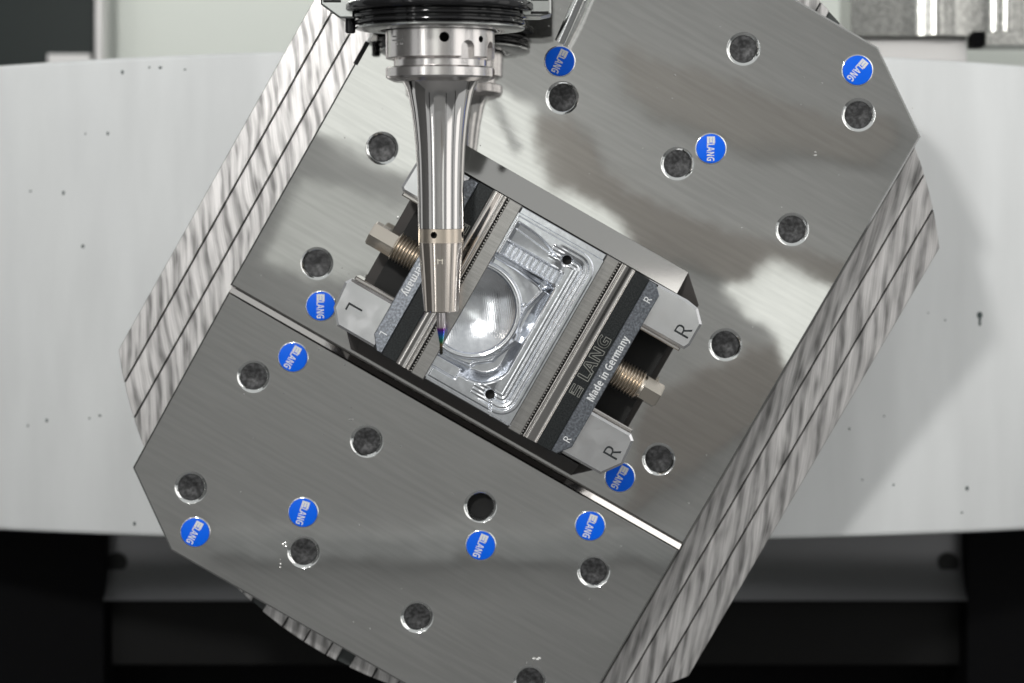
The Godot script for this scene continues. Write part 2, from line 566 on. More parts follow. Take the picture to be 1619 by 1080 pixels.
# ------------------------------------------------------------------ the machine round the table
func build_machine() -> void:
	var c := Vector3(0, EYE, 0)
	var st := mb()
	# floor and rear wall of the enclosure
	st = mb()
	block(st, Vector3(-2500, -1000, -1500), Vector3(2500, -980, 2200))
	var o := done(st, "floor", M.shop_floor, self)
	o.position = c
	tag(o, "", "", "", "structure")
	st = mb()
	block(st, Vector3(-900, 150, -640), Vector3(900, 900, -560))
	o = done(st, "wall", M.wall_paint, self)
	o.position = c
	tag(o, "", "", "", "structure")
	# white swivel cradle, bowed towards the camera
	var t := thing("swivel_cradle", "wide white painted swivel cradle curving behind the tilted table", "cradle")
	t.position = c + Vector3(0, 0, -0.085 - 0.85)
	st = mb()
	lathe(st, [[780, -135.8], [846, -135.8], [848.8, -134.6], [850, -131.8], [850, 194.6], [848.8, 197.4], [846, 198.6], [780, 198.6]], 96, Transform3D(), -0.65, 0.65, 1.0)
	done(st, "cradle_shell", M.white_paint, t)
	var specks := [[-302, 67, 1.6], [-283, 145.6, 1.2], [-330, -56, 1.3], [-343, 107, 1.3], [-317, 105, 1.4], [-289, -52, 1.4], [281, 84, 0.9], [266, -100, 1.0], [322, -104, 1.8], [233.5, -60.5, 0.9], [259, -52, 0.8], [305, 15, 0.8], [-272, 188, 1.3], [-244, 190, 1.6], [-263, -127, 1.3], [-252, 190.5, 1.0], [-226, 188, 1.1], [-297, -54, 0.9], [-300, 146, 0.7], [292, 20, 0.7], [243, -96, 0.8], [246, 189, 1.0], [257, 189, 0.9], [-345, -60, 0.9], [318, -121, 1.2]]
	for s in specks:
		var a: float = asin(s[0] / 850.0)
		st = mb()
		lathe(st, [[s[2], 0], [s[2] * 0.7, 0.35], [0, 0.5]], 9, along("z"))
		o = done(st, "dirt_speck", M.dirt, t)
		o.transform = Transform3D(Basis(Vector3.UP, a) * Basis(Vector3(0, 0, 1), rng.randf() * 3.0).scaled(Vector3(1.0, rng.randf_range(0.7, 1.5), 1.0)), Vector3(sin(a) * 0.8498, s[1] * MM, cos(a) * 0.8498))
	# keyhole-shaped mark at the right
	var ka := asin(332.0 / 850.0)
	st = mb()
	lathe(st, [[2.6, 0], [2.2, 0.5], [0, 0.8]], 16, along("z", Vector3(0, 2.2, 0)))
	block(st, Vector3(-0.9, -5.2, 0), Vector3(0.9, 2, 0.5))
	o = done(st, "dark_screw_mark", M.dirt, t)
	o.transform = Transform3D(Basis(Vector3.UP, ka), Vector3(sin(ka) * 0.8498, 0.0165, cos(ka) * 0.8498))
	# dark window with its frame, upper left
	t = thing("dark_window", "dark grey window pane at the upper left corner above the cradle", "window")
	t.position = c
	st = mb()
	block(st, Vector3(-560, 236, -520), Vector3(-371, 420, -505), 1)
	done(st, "pane", M.dark_glass, t)
	st = mb()
	block(st, Vector3(-369, 236, -520), Vector3(-363, 420, -498), 1)
	done(st, "frame", M.trim_white, t)
	st = mb()
	block(st, Vector3(-411, 236, -504), Vector3(-373, 254.5, -496), 2)
	done(st, "sill_tab", M.trim_white, t)
	# zinc housing, upper right
	t = thing("zinc_housing", "galvanized sheet metal housing with upright rounded ribs at upper right", "housing")
	t.position = c
	st = mb()
	var n := 120
	for i in n:
		var q := []
		for k in 2:
			var x: float = 257.0 + 190.0 * (i + k) / n
			var zz: float = -250.0 + 6.0 * exp(-pow((x - 323) / 11.0, 2)) + 6.0 * exp(-pow((x - 376) / 9.0, 2)) - 2.5 * exp(-pow((x - 257) / 3.0, 2))
			var dz: float = -6.0 * 2.0 * (x - 323) / 121.0 * exp(-pow((x - 323) / 11.0, 2)) - 6.0 * 2.0 * (x - 376) / 81.0 * exp(-pow((x - 376) / 9.0, 2))
			q.append([Vector3(x, 232.3, zz) * MM, Vector3(x, 330, zz) * MM, Vector3(-dz, 0, 1).normalized(), Vector3(x, 232.3, -300) * MM])
		tri(st, q[0][0], q[1][0], q[1][1], q[0][2], q[1][2], q[1][2])
		tri(st, q[0][0], q[1][1], q[0][1], q[0][2], q[1][2], q[0][2])
		var dn := Vector3.DOWN
		quad(st, q[0][0], q[1][0], q[1][3], q[0][3], dn)
	quad(st, Vector3(0.257, 0.2323, -0.25), Vector3(0.257, 0.33, -0.25), Vector3(0.257, 0.33, -0.3), Vector3(0.257, 0.2323, -0.3), Vector3.LEFT)
	done(st, "ribbed_sheet", M.zinc_sheet, t)
	st = mb()
	block(st, Vector3(357, 223, -262), Vector3(450, 234.5, -240), 0.8)
	done(st, "lower_rail", M.zinc_sheet, t)
	st = mb()
	block(st, Vector3(348.5, 223.4, -262), Vector3(356.6, 234.5, -243), 0.5)
	done(st, "latch", M.black_paint, t)
	st = mb()
	block(st, Vector3(200, 214, -285), Vector3(348, 231.6, -262), 0.8)
	done(st, "white_rail", M.trim_white, t)
	# beam under the cradle
	t = thing("cross_beam", "grey steel cross beam under the white cradle", "beam")
	t.position = c
	st = mb()
	var pr := []
	for i in 17:
		var f := i / 16.0
		pr.append(Vector2(-150.0 - 53.0 * f, -320.0 + 22.0 * pow(f, 3.0)))
	for i in 16:
		var p0: Vector2 = pr[i]; var p1: Vector2 = pr[i + 1]
		var n0 := Vector3(0, 66.0 / 53.0 * pow(i / 16.0, 2.0), 1).normalized()
		var n1 := Vector3(0, 66.0 / 53.0 * pow((i + 1) / 16.0, 2.0), 1).normalized()
		var a := Vector3(-320, p0.x, p0.y) * MM; var b := Vector3(357, p0.x, p0.y) * MM
		var d := Vector3(-320, p1.x, p1.y) * MM; var e := Vector3(357, p1.x, p1.y) * MM
		tri(st, a, b, e, n0, n0, n1)
		tri(st, a, e, d, n0, n1, n1)
	quad(st, Vector3(-0.32, -0.203, -0.298), Vector3(0.357, -0.203, -0.298), Vector3(0.357, -0.209, -0.36), Vector3(-0.32, -0.209, -0.36), Vector3.DOWN)
	done(st, "beam_face", M.beam_steel, t)
	for x in [-313.7, 346.0]:
		st = mb()
		lathe(st, [[8.5, 0], [8.5, 2.4], [7.5, 3.0], [0, 3.0]], 24, along("z", Vector3(x, -175.8, -318.6)))
		done(st, "bolt_head", M.black_hole, t)
	t = thing("dark_cover", "dark cover sheet below the cross beam", "cover")
	t.position = c
	st = mb()
	block(st, Vector3(-320, -258, -345), Vector3(357, -206, -325), 1)
	done(st, "cover_sheet", M.dark_panel, t)
	for s in [[-900, -320, "black machine column at the lower left under the cradle"], [357, 900, "black machine column at the lower right under the cradle"]]:
		t = thing("machine_column", s[2], "column", "black columns under the cradle")
		t.position = c
		st = mb()
		block(st, Vector3(s[0], -700, -360), Vector3(s[1], -150, -300), 1)
		done(st, "column_body", M.black_paint, t)
	st = mb()
	block(st, Vector3(-900, -700, -420), Vector3(900, 150, -380))
	o = done(st, "rear_panel", M.black_paint, self)
	o.position = c
	tag(o, "", "", "", "structure")


# ------------------------------------------------------------------ rotary table
func build_table() -> void:
	var t := thing("rotary_table", "round steel rotary table with two flat sides and grooved streaky face", "table")
	t.transform = Transform3D(Basis(U, V, W), ORG)
	var disc := PackedVector2Array()
	for i in 160:
		disc.append(Vector2(cos(TAU * i / 160.0), sin(TAU * i / 160.0)) * 267.0)
	var body := Geometry2D.intersect_polygons(disc, rect(-213.5, -400, 213.5, 400))[0]
	var st := mb()
	ext(st, body, -66, -28, 0.0)
	done(st, "table_body", M.groove_dark, t)
	var edges := [-214.0, -199.6, -182.9, -166.0, -149.2, -132.4, -115.6, -98.8, -82.0, -65.2, -48.4, -31.6, -14.8, 2.0, 18.8, 35.6, 52.4, 69.2, 86.0, 102.8, 119.6, 136.4, 153.2, 167.0, 181.3, 197.5, 214.0]
	var down := Vector2(0.4966, -0.8681)   # how the streaks run: roughly upright in the machine
	for i in edges.size() - 1:
		var x0: float = edges[i] + 0.45
		var x1: float = edges[i + 1] - 0.45
		if i in [9, 13, 17]: x1 -= 9.0     # wide T-slots
		var got := Geometry2D.intersect_polygons(disc, rect(x0, -400, x1, 400))
		st = mb()
		band(st, got[0], -28.5, -25.0, 0.35, down.rotated(rng.randf_range(-0.06, 0.06) + (0.16 if i < 3 else -0.2)), rng.randf() * 0.5)
		done(st, "table_land", M.table_steel, t)


func band(st: SurfaceTool, poly: PackedVector2Array, z0: float, z1: float, bev: float, vdir: Vector2, shift: float) -> void:
	# like ext(), with texture coordinates laid along the tool streaks
	var tmp := mb()
	ext(tmp, poly, z0, z1, bev)
	var a: Array = tmp.commit_to_arrays()
	var p: PackedVector3Array = a[Mesh.ARRAY_VERTEX]
	var n: PackedVector3Array = a[Mesh.ARRAY_NORMAL]
	var across := Vector2(vdir.y, -vdir.x)
	for i in p.size():
		var q := Vector2(p[i].x, p[i].y)
		st.set_normal(n[i])
		var along_ := q.dot(vdir)
		st.set_uv(Vector2(q.dot(across) + 0.004 * sin(along_ * 40.0 + shift * 20.0) + shift, along_ + shift * 0.7))
		st.add_vertex(p[i])


# ------------------------------------------------------------------ clamping plates with bores
func build_plates() -> void:
	var upper := PackedVector2Array([Vector2(164.2, -84.6), Vector2(164.2, 212.4), Vector2(113, 247.2), Vector2(-116, 249), Vector2(-167.5, 214), Vector2(-167.5, -84.6)])
	var lower := PackedVector2Array([Vector2(163.8, -88.6), Vector2(-166.2, -88.6), Vector2(-164.6, -217.6), Vector2(-117.4, -251.8), Vector2(114, -251.8), Vector2(163.6, -214)])
	var us := [-126.0, -42.9, 40.5, 123.6]
	var rows := [204.8, 122.3, 38.6, -45.2, -128.0, -210.0]
	var t := plate("clamping_plate", "large upper ground steel clamping plate under the vise", upper, us, rows.slice(0, 4), [[40.5, 38.6], [-42.9, 38.6], [-42.9, -45.2], [40.5, -45.2]], [])
	# small slot in the left rim
	var st := mb()
	block(st, Vector3(-168.2, 76, -9), Vector3(-165.2, 92, 0.25), 0.2)
	done(st, "rim_slot", M.black_hole, t)
	t = plate("clamping_plate", "lower ground steel clamping plate with the one open black bore", lower, us, rows.slice(4, 6), [], [[40.5, -128.0]])
	# broad bevel along the seam
	st = mb()
	var sn := Vector3(0, 0.5, 1).normalized()
	quad(st, Vector3(-166.0, -88.65, -0.05) * MM, Vector3(163.6, -88.65, -0.05) * MM, Vector3(163.6, -85.3, -1.7) * MM, Vector3(-166.0, -85.3, -1.7) * MM, sn)
	quad(st, Vector3(-166.0, -85.3, -1.7) * MM, Vector3(163.6, -85.3, -1.7) * MM, Vector3(163.6, -85.3, -25) * MM, Vector3(-166.0, -85.3, -25) * MM, Vector3(0, 1, 0))
	done(st, "seam_bevel", M.polished_steel, t)


func plate(called: String, label: String, outline: PackedVector2Array, us: Array, rows: Array, skip: Array, open: Array) -> Node3D:
	var t := thing(called, label, "plate", "steel clamping plates on the rotary table")
	t.transform = Transform3D(Basis(U, V, W), ORG)
	if Geometry2D.is_polygon_clockwise(outline): outline.reverse()
	var top := inset(outline, 1.2)
	var st := mb()
	var n := outline.size()
	for i in n:
		var j := (i + 1) % n
		var e := (outline[j] - outline[i]).normalized()
		var out := Vector3(e.y, -e.x, 0)
		var a := outline[i]; var b := outline[j]; var c := top[j]; var d := top[i]
		quad(st, Vector3(a.x, a.y, -25) * MM, Vector3(b.x, b.y, -25) * MM, Vector3(b.x, b.y, -1.2) * MM, Vector3(a.x, a.y, -1.2) * MM, out)
		quad(st, Vector3(a.x, a.y, -1.2) * MM, Vector3(b.x, b.y, -1.2) * MM, Vector3(c.x, c.y, 0) * MM, Vector3(d.x, d.y, 0) * MM, (out + Vector3(0, 0, 1)).normalized())
	# the top: rows of squares round the bores, the rest in strips
	var h := 14.0
	var cuts := [-400.0]
	var sorted_rows := rows.duplicate()
	sorted_rows.sort()
	for v in sorted_rows: cuts.append_array([v - h, v + h])
	cuts.append(400.0)
	for i in cuts.size() - 1:
		var pieces := [[-400.0, 400.0]]
		if i % 2 == 1:
			var v: float = sorted_rows[i / 2]
			pieces = []
			var x := -400.0
			for u in us:
				if [u, v] in skip: continue
				pieces.append([x, u - h])
				x = u + h
			pieces.append([x, 400.0])
		for p in pieces:
			for g in Geometry2D.intersect_polygons(top, rect(p[0], cuts[i], p[1], cuts[i + 1])):
				for k in range(1, g.size() - 1):
					var up := Vector3(0, 0, 1)
					tri(st, Vector3(g[0].x, g[0].y, 0) * MM, Vector3(g[k].x, g[k].y, 0) * MM, Vector3(g[k + 1].x, g[k + 1].y, 0) * MM, up, up, up)
	var plugs := []
	for v in rows:
		for u in us:
			if [u, v] in skip: continue
			plugs.append([u, v])
			for k in 40:
				var q := []
				for s in 2:
					var an := TAU * (k + s) / 40.0
					var d := Vector2(cos(an), sin(an))
					var far: float = h / maxf(absf(d.x), absf(d.y))
					q.append([Vector3(u + d.x * 10.5, v + d.y * 10.5, 0) * MM, Vector3(u + d.x * far, v + d.y * far, 0) * MM])
				quad(st, q[0][0], q[1][0], q[1][1], q[0][1], Vector3(0, 0, 1))
	done(st, "plate_body", M.plate_steel, t)
	for p in plugs:
		var b := mb()
		lathe(b, [[8.55, -1.2], [8.55, -9]], 48, along("z", Vector3(p[0], p[1], 0)))
		lathe(b, [[10.6, 0.0], [10.4, -0.07], [8.75, -0.92], [8.55, -1.2]], 48, along("z", Vector3(p[0], p[1], 0)))
		var ring := done(b, "bore", M.bore_steel, t)
		b = mb()
		var black: bool = p in open
		if black:
			lathe(b, [[8.5, -8.4], [0, -8.4]], 32, along("z", Vector3(p[0], p[1], 0)))
			done(b, "bore_bottom", M.black_hole, ring)  # shade of the open bore given as a black disc
		else:
			var ph := rng.randf() * 3.0
			lathe(b, [[8.5, -4.0], [8.5, -1.6], [8.2, -1.3], [3.2 + 0.2 * sin(ph), -1.3], [2.6, -1.65], [0, -1.65]], 40, along("z", Vector3(p[0], p[1], 0)))
			done(b, "plug", M.plug_steel, ring)
	return t


# ------------------------------------------------------------------ blue caps
func build_caps() -> void:
	# u, v, turn of the lettering from straight down, label
	var caps := [
		[-55.6, 141.2, 25, "blue cap just under the tip of the coolant nozzle"],
		[54.0, 140.8, 0, "blue cap with upright lettering on the upper plate, up and right of the vise"],
		[109.0, 228.3, 40, "blue cap nearest the top right corner of the upper plate"],
		[-110.6, -67.5, 0, "blue cap touching the left end block of the vise"],
		[-110.0, -104.7, 30, "blue cap just below the seam at its left end"],
		[-109.4, -233.7, 28, "blue cap nearest the lower left corner of the lower plate"],
		[-55.6, -188.0, 18, "blue cap directly above a plugged bore in the lower left of the lower plate"],
		[53.1, -149.6, 22, "blue cap directly under the open black bore"],
		[107.2, -103.9, 20, "blue cap on the lower plate just below the right part of the seam"],
		[108.0, -67.5, 28, "blue cap half hidden under the lower right end block of the vise"],
	]
	var first: Node3D
	for c in caps:
		var t: Node3D
		if first == null:
			t = thing("blue_cap", c[3], "cap", "blue round caps on the clamping plates")
			first = t
			var st := mb()
			lathe(st, [[9.25, 0.0], [9.25, 0.5], [8.95, 1.0], [8.2, 1.2], [0, 1.25]], 48, along("z"))
			done(st, "cap_disc", M.blue_plastic, t)
			st = mb()
			lathe(st, [[9.9, 0.02], [9.45, 0.3], [9.3, 0.3]], 48, along("z"))
			done(st, "cap_rim", M.bore_steel, t)
			st = mb()
			# the mark: three stacked bars with a cut corner, then the word
			for k in 3:
				block(st, Vector3(-7.6, -2.5 + k * 1.75, 1.24), Vector3(-3.2 - (0.5 if k == 1 else 0.0), -1.0 + k * 1.75, 1.42))
			block(st, Vector3(-7.6, -2.2, 1.24), Vector3(-6.6, 2.2, 1.41))
			done(st, "logo_mark", M.letter_white, t)
			var l := put(text_mesh("LANG", 3.7, 0.16, true), "lettering", M.letter_white, t)
			l.transform = Transform3D(Basis(Vector3(0.66, 0, 0), Vector3(0, 1, 0), Vector3(0, 0, 1)), Vector3(2.3, -0.35, 1.32) * MM)
		else:
			t = first.duplicate()
			t.name = "blue_cap"
			add_child(t, true)
			tag(t, c[3], "cap", "blue round caps on the clamping plates")
		var an := deg_to_rad(c[2])
		var dir := Vector3(-sin(an), -cos(an), 0.0)
		var x := Vector2(dir.dot(U), dir.dot(V)).normalized()
		var b := Basis(Vector3(x.x, x.y, 0), Vector3(-x.y, x.x, 0), Vector3(0, 0, 1))
		t.transform = Transform3D(Basis(U, V, W), ORG) * Transform3D(b, Vector3(c[0], c[1], 0.05) * MM)


# ------------------------------------------------------------------ vise
func build_vise() -> void:
	var t := thing("machine_vise", "black and silver centric machine vise clamping the aluminium workpiece", "vise")
	t.transform = Transform3D(Basis(U, V, W), ORG)
	var st := mb()
	var base := PackedVector2Array([Vector2(-80, -81), Vector2(80, -81), Vector2(96, -66), Vector2(96, 52), Vector2(80, 66.5), Vector2(-80, 66.5), Vector2(-94, 54), Vector2(-94, -66)])
	ext(st, base, 0.2, 9, 0.6)
	done(st, "base_plate", M.ledge_dark_steel, t)
	st = mb()
	ext(st, PackedVector2Array([Vector2(-87, -70), Vector2(88, -70), Vector2(92, -60), Vector2(92, 44), Vector2(88, 51), Vector2(-87, 51)]), 9, 16, 0.5)
	done(st, "slide_bed", M.vise_void, t)
	# sloping flanks of the base: lit upper and shaded lower side put into their colours
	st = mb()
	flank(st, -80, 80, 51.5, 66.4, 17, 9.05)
	done(st, "upper_flank", M.ledge_lit_steel, t)
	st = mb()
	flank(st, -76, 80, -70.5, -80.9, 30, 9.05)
	done(st, "lower_flank", M.ledge_dark_steel, t)
	st = mb()
	block(st, Vector3(-30, -69, 16), Vector3(30, 50, 44))
	done(st, "centre_block", M.vise_void, t)
	for s in [1.0, -1.0]:
		jaw(t, s)
	# clamping screw, showing at both ends
	st = mb()
	var pr := [[0, -86], [8.0, -86]]
	var y := -86.0
	while y < 88.0:
		pr.append_array([[7.7, y], [9.4, y + 0.8], [9.4, y + 1.1], [7.7, y + 1.9]])
		y += 2.0
	pr.append_array([[8.0, 89.5], [0, 89.5]])
	lathe(st, pr, 40, along("x", Vector3(0, -9, 35)), 0.0, TAU, 0.1)
	var screw := done(st, "clamping_screw", M.brass_steel, t)
	for s in [[-103.0, -85.5], [89.0, 101.5]]:
		st = mb()
		var hex := PackedVector2Array()
		for k in 6: hex.append(Vector2(cos(TAU * k / 6.0 + 0.35), sin(TAU * k / 6.0 + 0.35)) * 8.3)
		var tmp := mb()
		ext(tmp, hex, 0.0, s[1] - s[0], 1.0)
		var a: Array = tmp.commit_to_arrays()
		var xf := Transform3D(Basis(Vector3(0, 1, 0), Vector3(0, 0, 1), Vector3(1, 0, 0)), Vector3(s[0], -9, 35) * MM) if s[0] > 0 else Transform3D(Basis(Vector3(0, -1, 0), Vector3(0, 0, 1), Vector3(-1, 0, 0)), Vector3(s[1], -9, 35) * MM)
		for i in a[Mesh.ARRAY_VERTEX].size():
			st.set_normal(xf.basis * a[Mesh.ARRAY_NORMAL][i])
			st.add_vertex(xf * a[Mesh.ARRAY_VERTEX][i])
		done(st, "hex_end", M.pale_steel, screw)
	# the four end blocks with their letters
	var blocks := [
		[PackedVector2Array([Vector2(56, -68), Vector2(93.3, -67.6), Vector2(102, -55.6), Vector2(100.5, -39.7), Vector2(97, -36.8), Vector2(56, -36.8)]), "R", Vector2(92.6, -52.5), 1.0, 1.0],
		[PackedVector2Array([Vector2(56, 24), Vector2(99.0, 24), Vector2(101, 28), Vector2(101, 42.7), Vector2(94, 50), Vector2(86, 51.3), Vector2(56, 50.6)]), "R", Vector2(93, 33.4), 1.0, -1.0],
		[PackedVector2Array([Vector2(-56, -69), Vector2(-92, -69), Vector2(-99.5, -60), Vector2(-101, -43), Vector2(-98.5, -39.2), Vector2(-56, -39.2)]), "L", Vector2(-88, -54.5), -1.0, 1.0],
		[PackedVector2Array([Vector2(-56, 50), Vector2(-93, 50), Vector2(-99, 43), Vector2(-99.6, 24.5), Vector2(-97.5, 22.6), Vector2(-56, 22.6)]), "L", Vector2(-88, 35.5), -1.0, -1.0],
	]
	for b in blocks:
		st = mb()
		var side: float = b[3]
		ext(st, b[0], 20, 46.0, 1.6, MM, -0.05 * side, 90.0 * side)
		var o := done(st, "end_block", M.block_steel, t)
		var tm := text_mesh(b[1], 9.6, 0.3)
		var l := put(tm, "letter", M.letter_black, o)
		var at: Vector2 = b[2]
		l.transform = letter_frame(Vector2(0, side), Vector3(at.x, at.y, 46.12 - 0.05 * side * (at.x - 90.0 * side)))
		# slide rail lip along the inner edge
		st = mb()
		var v0: float = -36.6 if b[4] > 0 else 23.8
		if side < 0: v0 = -39.0 if b[4] > 0 else 22.4
		var inner: float = b[4]
		ext(st, rect(minf(side * 60, side * 97), minf(v0, v0 + inner * 2.4), maxf(side * 60, side * 97), maxf(v0, v0 + inner * 2.4)), 20, 43.5, 0.7)
		done(st, "rail_lip", M.polished_steel, o)


func flank(st: SurfaceTool, u0: float, u1: float, v0: float, v1: float, z0: float, z1: float) -> void:
	# a sloping wall from (v0, z0) down to (v1, z1), solid down to the base
	var n := Vector3(0, z0 - z1, absf(v1 - v0)).normalized()
	if v1 < v0: n.y = -n.y
	var a := Vector3(u0, v0, z0) * MM; var b := Vector3(u1, v0, z0) * MM; var c := Vector3(u1, v1, z1) * MM; var d := Vector3(u0, v1, z1) * MM
	var e := Vector3(u0, v0, z1) * MM; var f := Vector3(u1, v0, z1) * MM
	quad(st, a, b, c, d, n)
	tri(st, a, d, e, Vector3.LEFT, Vector3.LEFT, Vector3.LEFT)
	tri(st, b, c, f, Vector3.RIGHT, Vector3.RIGHT, Vector3.RIGHT)
	quad(st, a, b, f, e, Vector3(0, -signf(n.y), 0))
	quad(st, e, f, c, d, Vector3(0, 0, -1))


func bar(st: SurfaceTool, prof: Array, v0: float, v1: float, s: float) -> void:
	# a softly rounded cross-section in (u, w) drawn out along v
	var nr := []
	for i in prof.size() - 1:
		nr.append(Vector2(-(prof[i + 1][1] - prof[i][1]), prof[i + 1][0] - prof[i][0]).normalized())
	for i in prof.size() - 1:
		var n0: Vector2 = nr[i] if i == 0 else (nr[i] + nr[i - 1]).normalized()
		var n1: Vector2 = nr[i] if i == nr.size() - 1 else (nr[i] + nr[i + 1]).normalized()
		var a := Vector3(prof[i][0] * s, v0, prof[i][1]) * MM; var b := Vector3(prof[i + 1][0] * s, v0, prof[i + 1][1]) * MM
		var c := Vector3(prof[i + 1][0] * s, v1, prof[i + 1][1]) * MM; var d := Vector3(prof[i][0] * s, v1, prof[i][1]) * MM
		var m0 := Vector3(n0.x * s, 0, n0.y); var m1 := Vector3(n1.x * s, 0, n1.y)
		tri(st, a, b, c, m0, m1, m1)
		tri(st, a, c, d, m0, m1, m0)
		for e in [[v0, -1.0], [v1, 1.0]]:
			var lo0 := Vector3(prof[i][0] * s, e[0], 40) * MM; var lo1 := Vector3(prof[i + 1][0] * s, e[0], 40) * MM
			quad(st, lo0, lo1, Vector3(prof[i + 1][0] * s, e[0], prof[i + 1][1]) * MM, Vector3(prof[i][0] * s, e[0], prof[i][1]) * MM, Vector3(0, e[1], 0))


func jaw(t: Node3D, s: float) -> void:
	var v0 := -70.0
	var v1 := 50.8
	var fl := func(poly: Array) -> PackedVector2Array:
		var out := PackedVector2Array()
		for p in poly: out.append(Vector2(p[0] * s, p[1]))
		return out
	var st := mb()
	ext(st, fl.call([[38.4, v0 + 0.5], [66, v0 + 0.5], [66, v1 - 0.5], [38.4, v1 - 0.5]]), 16, 47.5, 0.3)
	var body := done(st, "jaw", M.vise_black, t)
	body.set_meta("label", "right jaw" if s > 0 else "left jaw behind the tool holder")
	# gripping face beside the workpiece: fine toothed edge along the groove
	st = mb()
	ext(st, fl.call([[29.6, v0 - 0.6], [38.3, v0 - 0.6], [38.3, v1], [29.6, v1]]), 30, 52.4, 0.5)
	var k := v0
	while k < v1 - 1.0:
		ext(st, fl.call([[38.2, k], [39.3, k + 0.35], [39.3, k + 0.95], [38.2, k + 1.3]]), 46, 52.1, 0.15)
		k += 1.9
	done(st, "grip_strip", M.ground_steel, body)
	st = mb()
	bar(st, [[39.6, 40], [39.7, 51.2], [40.2, 51.9], [41.0, 52.0], [41.3, 51.4], [41.6, 51.0], [41.9, 51.5], [42.5, 52.0], [43.4, 51.8], [45.2, 50.9], [46.6, 49.9], [47.6, 49.4], [48.6, 49.5], [49.3, 50.2]], v0, v1, s)
	done(st, "polished_step", M.polished_steel, body)
	st = mb()
	ext(st, fl.call([[49.4, v0], [59.4, v0], [59.4, v1 - 0.2], [49.4, v1 - 0.2]]), 40, 51.2, 0.4)
	var black := done(st, "black_strip", M.strip_black, body)
	black.name = "black_strip"
	st = mb()
	ext(st, fl.call([[59.5, v0 + 0.6], [63.2, v0 + 0.6], [69.4, -61.5], [69.4, 45.0], [64.5, v1 - 1.0], [59.5, v1 - 1.0]]), 36, 51.2, 0.5, MM, -0.12 * s, 59.5 * s)
	done(st, "marked_strip", M.strip_grey, body)
	var slope := Basis(Vector3(0, 1, 0), atan(0.12) * s)
	var read := Vector2(0, s)
	var z := 51.2 - 0.12 * 5.0 + 0.04
	for w in [["Made in Germany", -9.0, 4.6, 0.82], ["R" if s > 0 else "L", 39.2 if s > 0 else 37.5, 4.6, 1.0], ["R" if s > 0 else "L", -58.7, 4.6, 1.0]]:
		var l := put(text_mesh(w[0], w[2], 0.14, w[0].length() > 2), "lettering", M.letter_white, body)
		var f := letter_frame(read, Vector3(64.6 * s, w[1], z), w[3])
		l.transform = Transform3D(slope * f.basis, f.origin)
	# raised outline lettering on the black strip
	var lg := text_mesh("LANG", 7.2, 0.3, true)
	var o := done(outline_of(lg, 0.42, 0.35), "outline_lettering", M.letter_rim, body)
	o.transform = letter_frame(read, Vector3(54.4 * s, -3.2 * s - 4.2, 51.18), 1.14)
	st = mb()
	var bars := [[-3.4, 2.0, 3.0, 3.6], [-3.4, -0.8, 3.2, 0.8], [-3.4, -3.6, 3.0, -2.0], [-3.4, 0.8, -1.9, 2.0], [1.7, -2.0, 3.2, -0.8]]
	for b in bars:
		for e in [[b[0], b[1], b[2], b[1] + 0.4], [b[0], b[3] - 0.4, b[2], b[3]], [b[0], b[1], b[0] + 0.4, b[3]], [b[2] - 0.4, b[1], b[2], b[3]]]:
			block(st, Vector3(e[0], e[1], 0), Vector3(e[2], e[3], 0.34))
	o = done(st, "logo_mark", M.letter_rim, body)
	o.transform = letter_frame(read, Vector3(54.4 * s, -25.5 * s - 4.2 * (1.0 if s > 0 else 1.0), 51.18), 1.0)


# ------------------------------------------------------------------ workpiece
var LIP := PackedVector2Array([Vector2(-30, -51.5), Vector2(-20, -51), Vector2(-9, -49.6), Vector2(-7.5, -46.6), Vector2(1.6, -39.6), Vector2(2.0, -36.6), Vector2(7.6, -22), Vector2(7.0, -18), Vector2(4.0, -13), Vector2(3.8, -3), Vector2(7.5, 12.5), Vector2(3, 15), Vector2(-13, 17.2), Vector2(-30, 17.4)])


func ss(a: float, b: float, x: float) -> float:
	var t := clampf((x - a) / (b - a), 0.0, 1.0)
	return t * t * (3.0 - 2.0 * t)


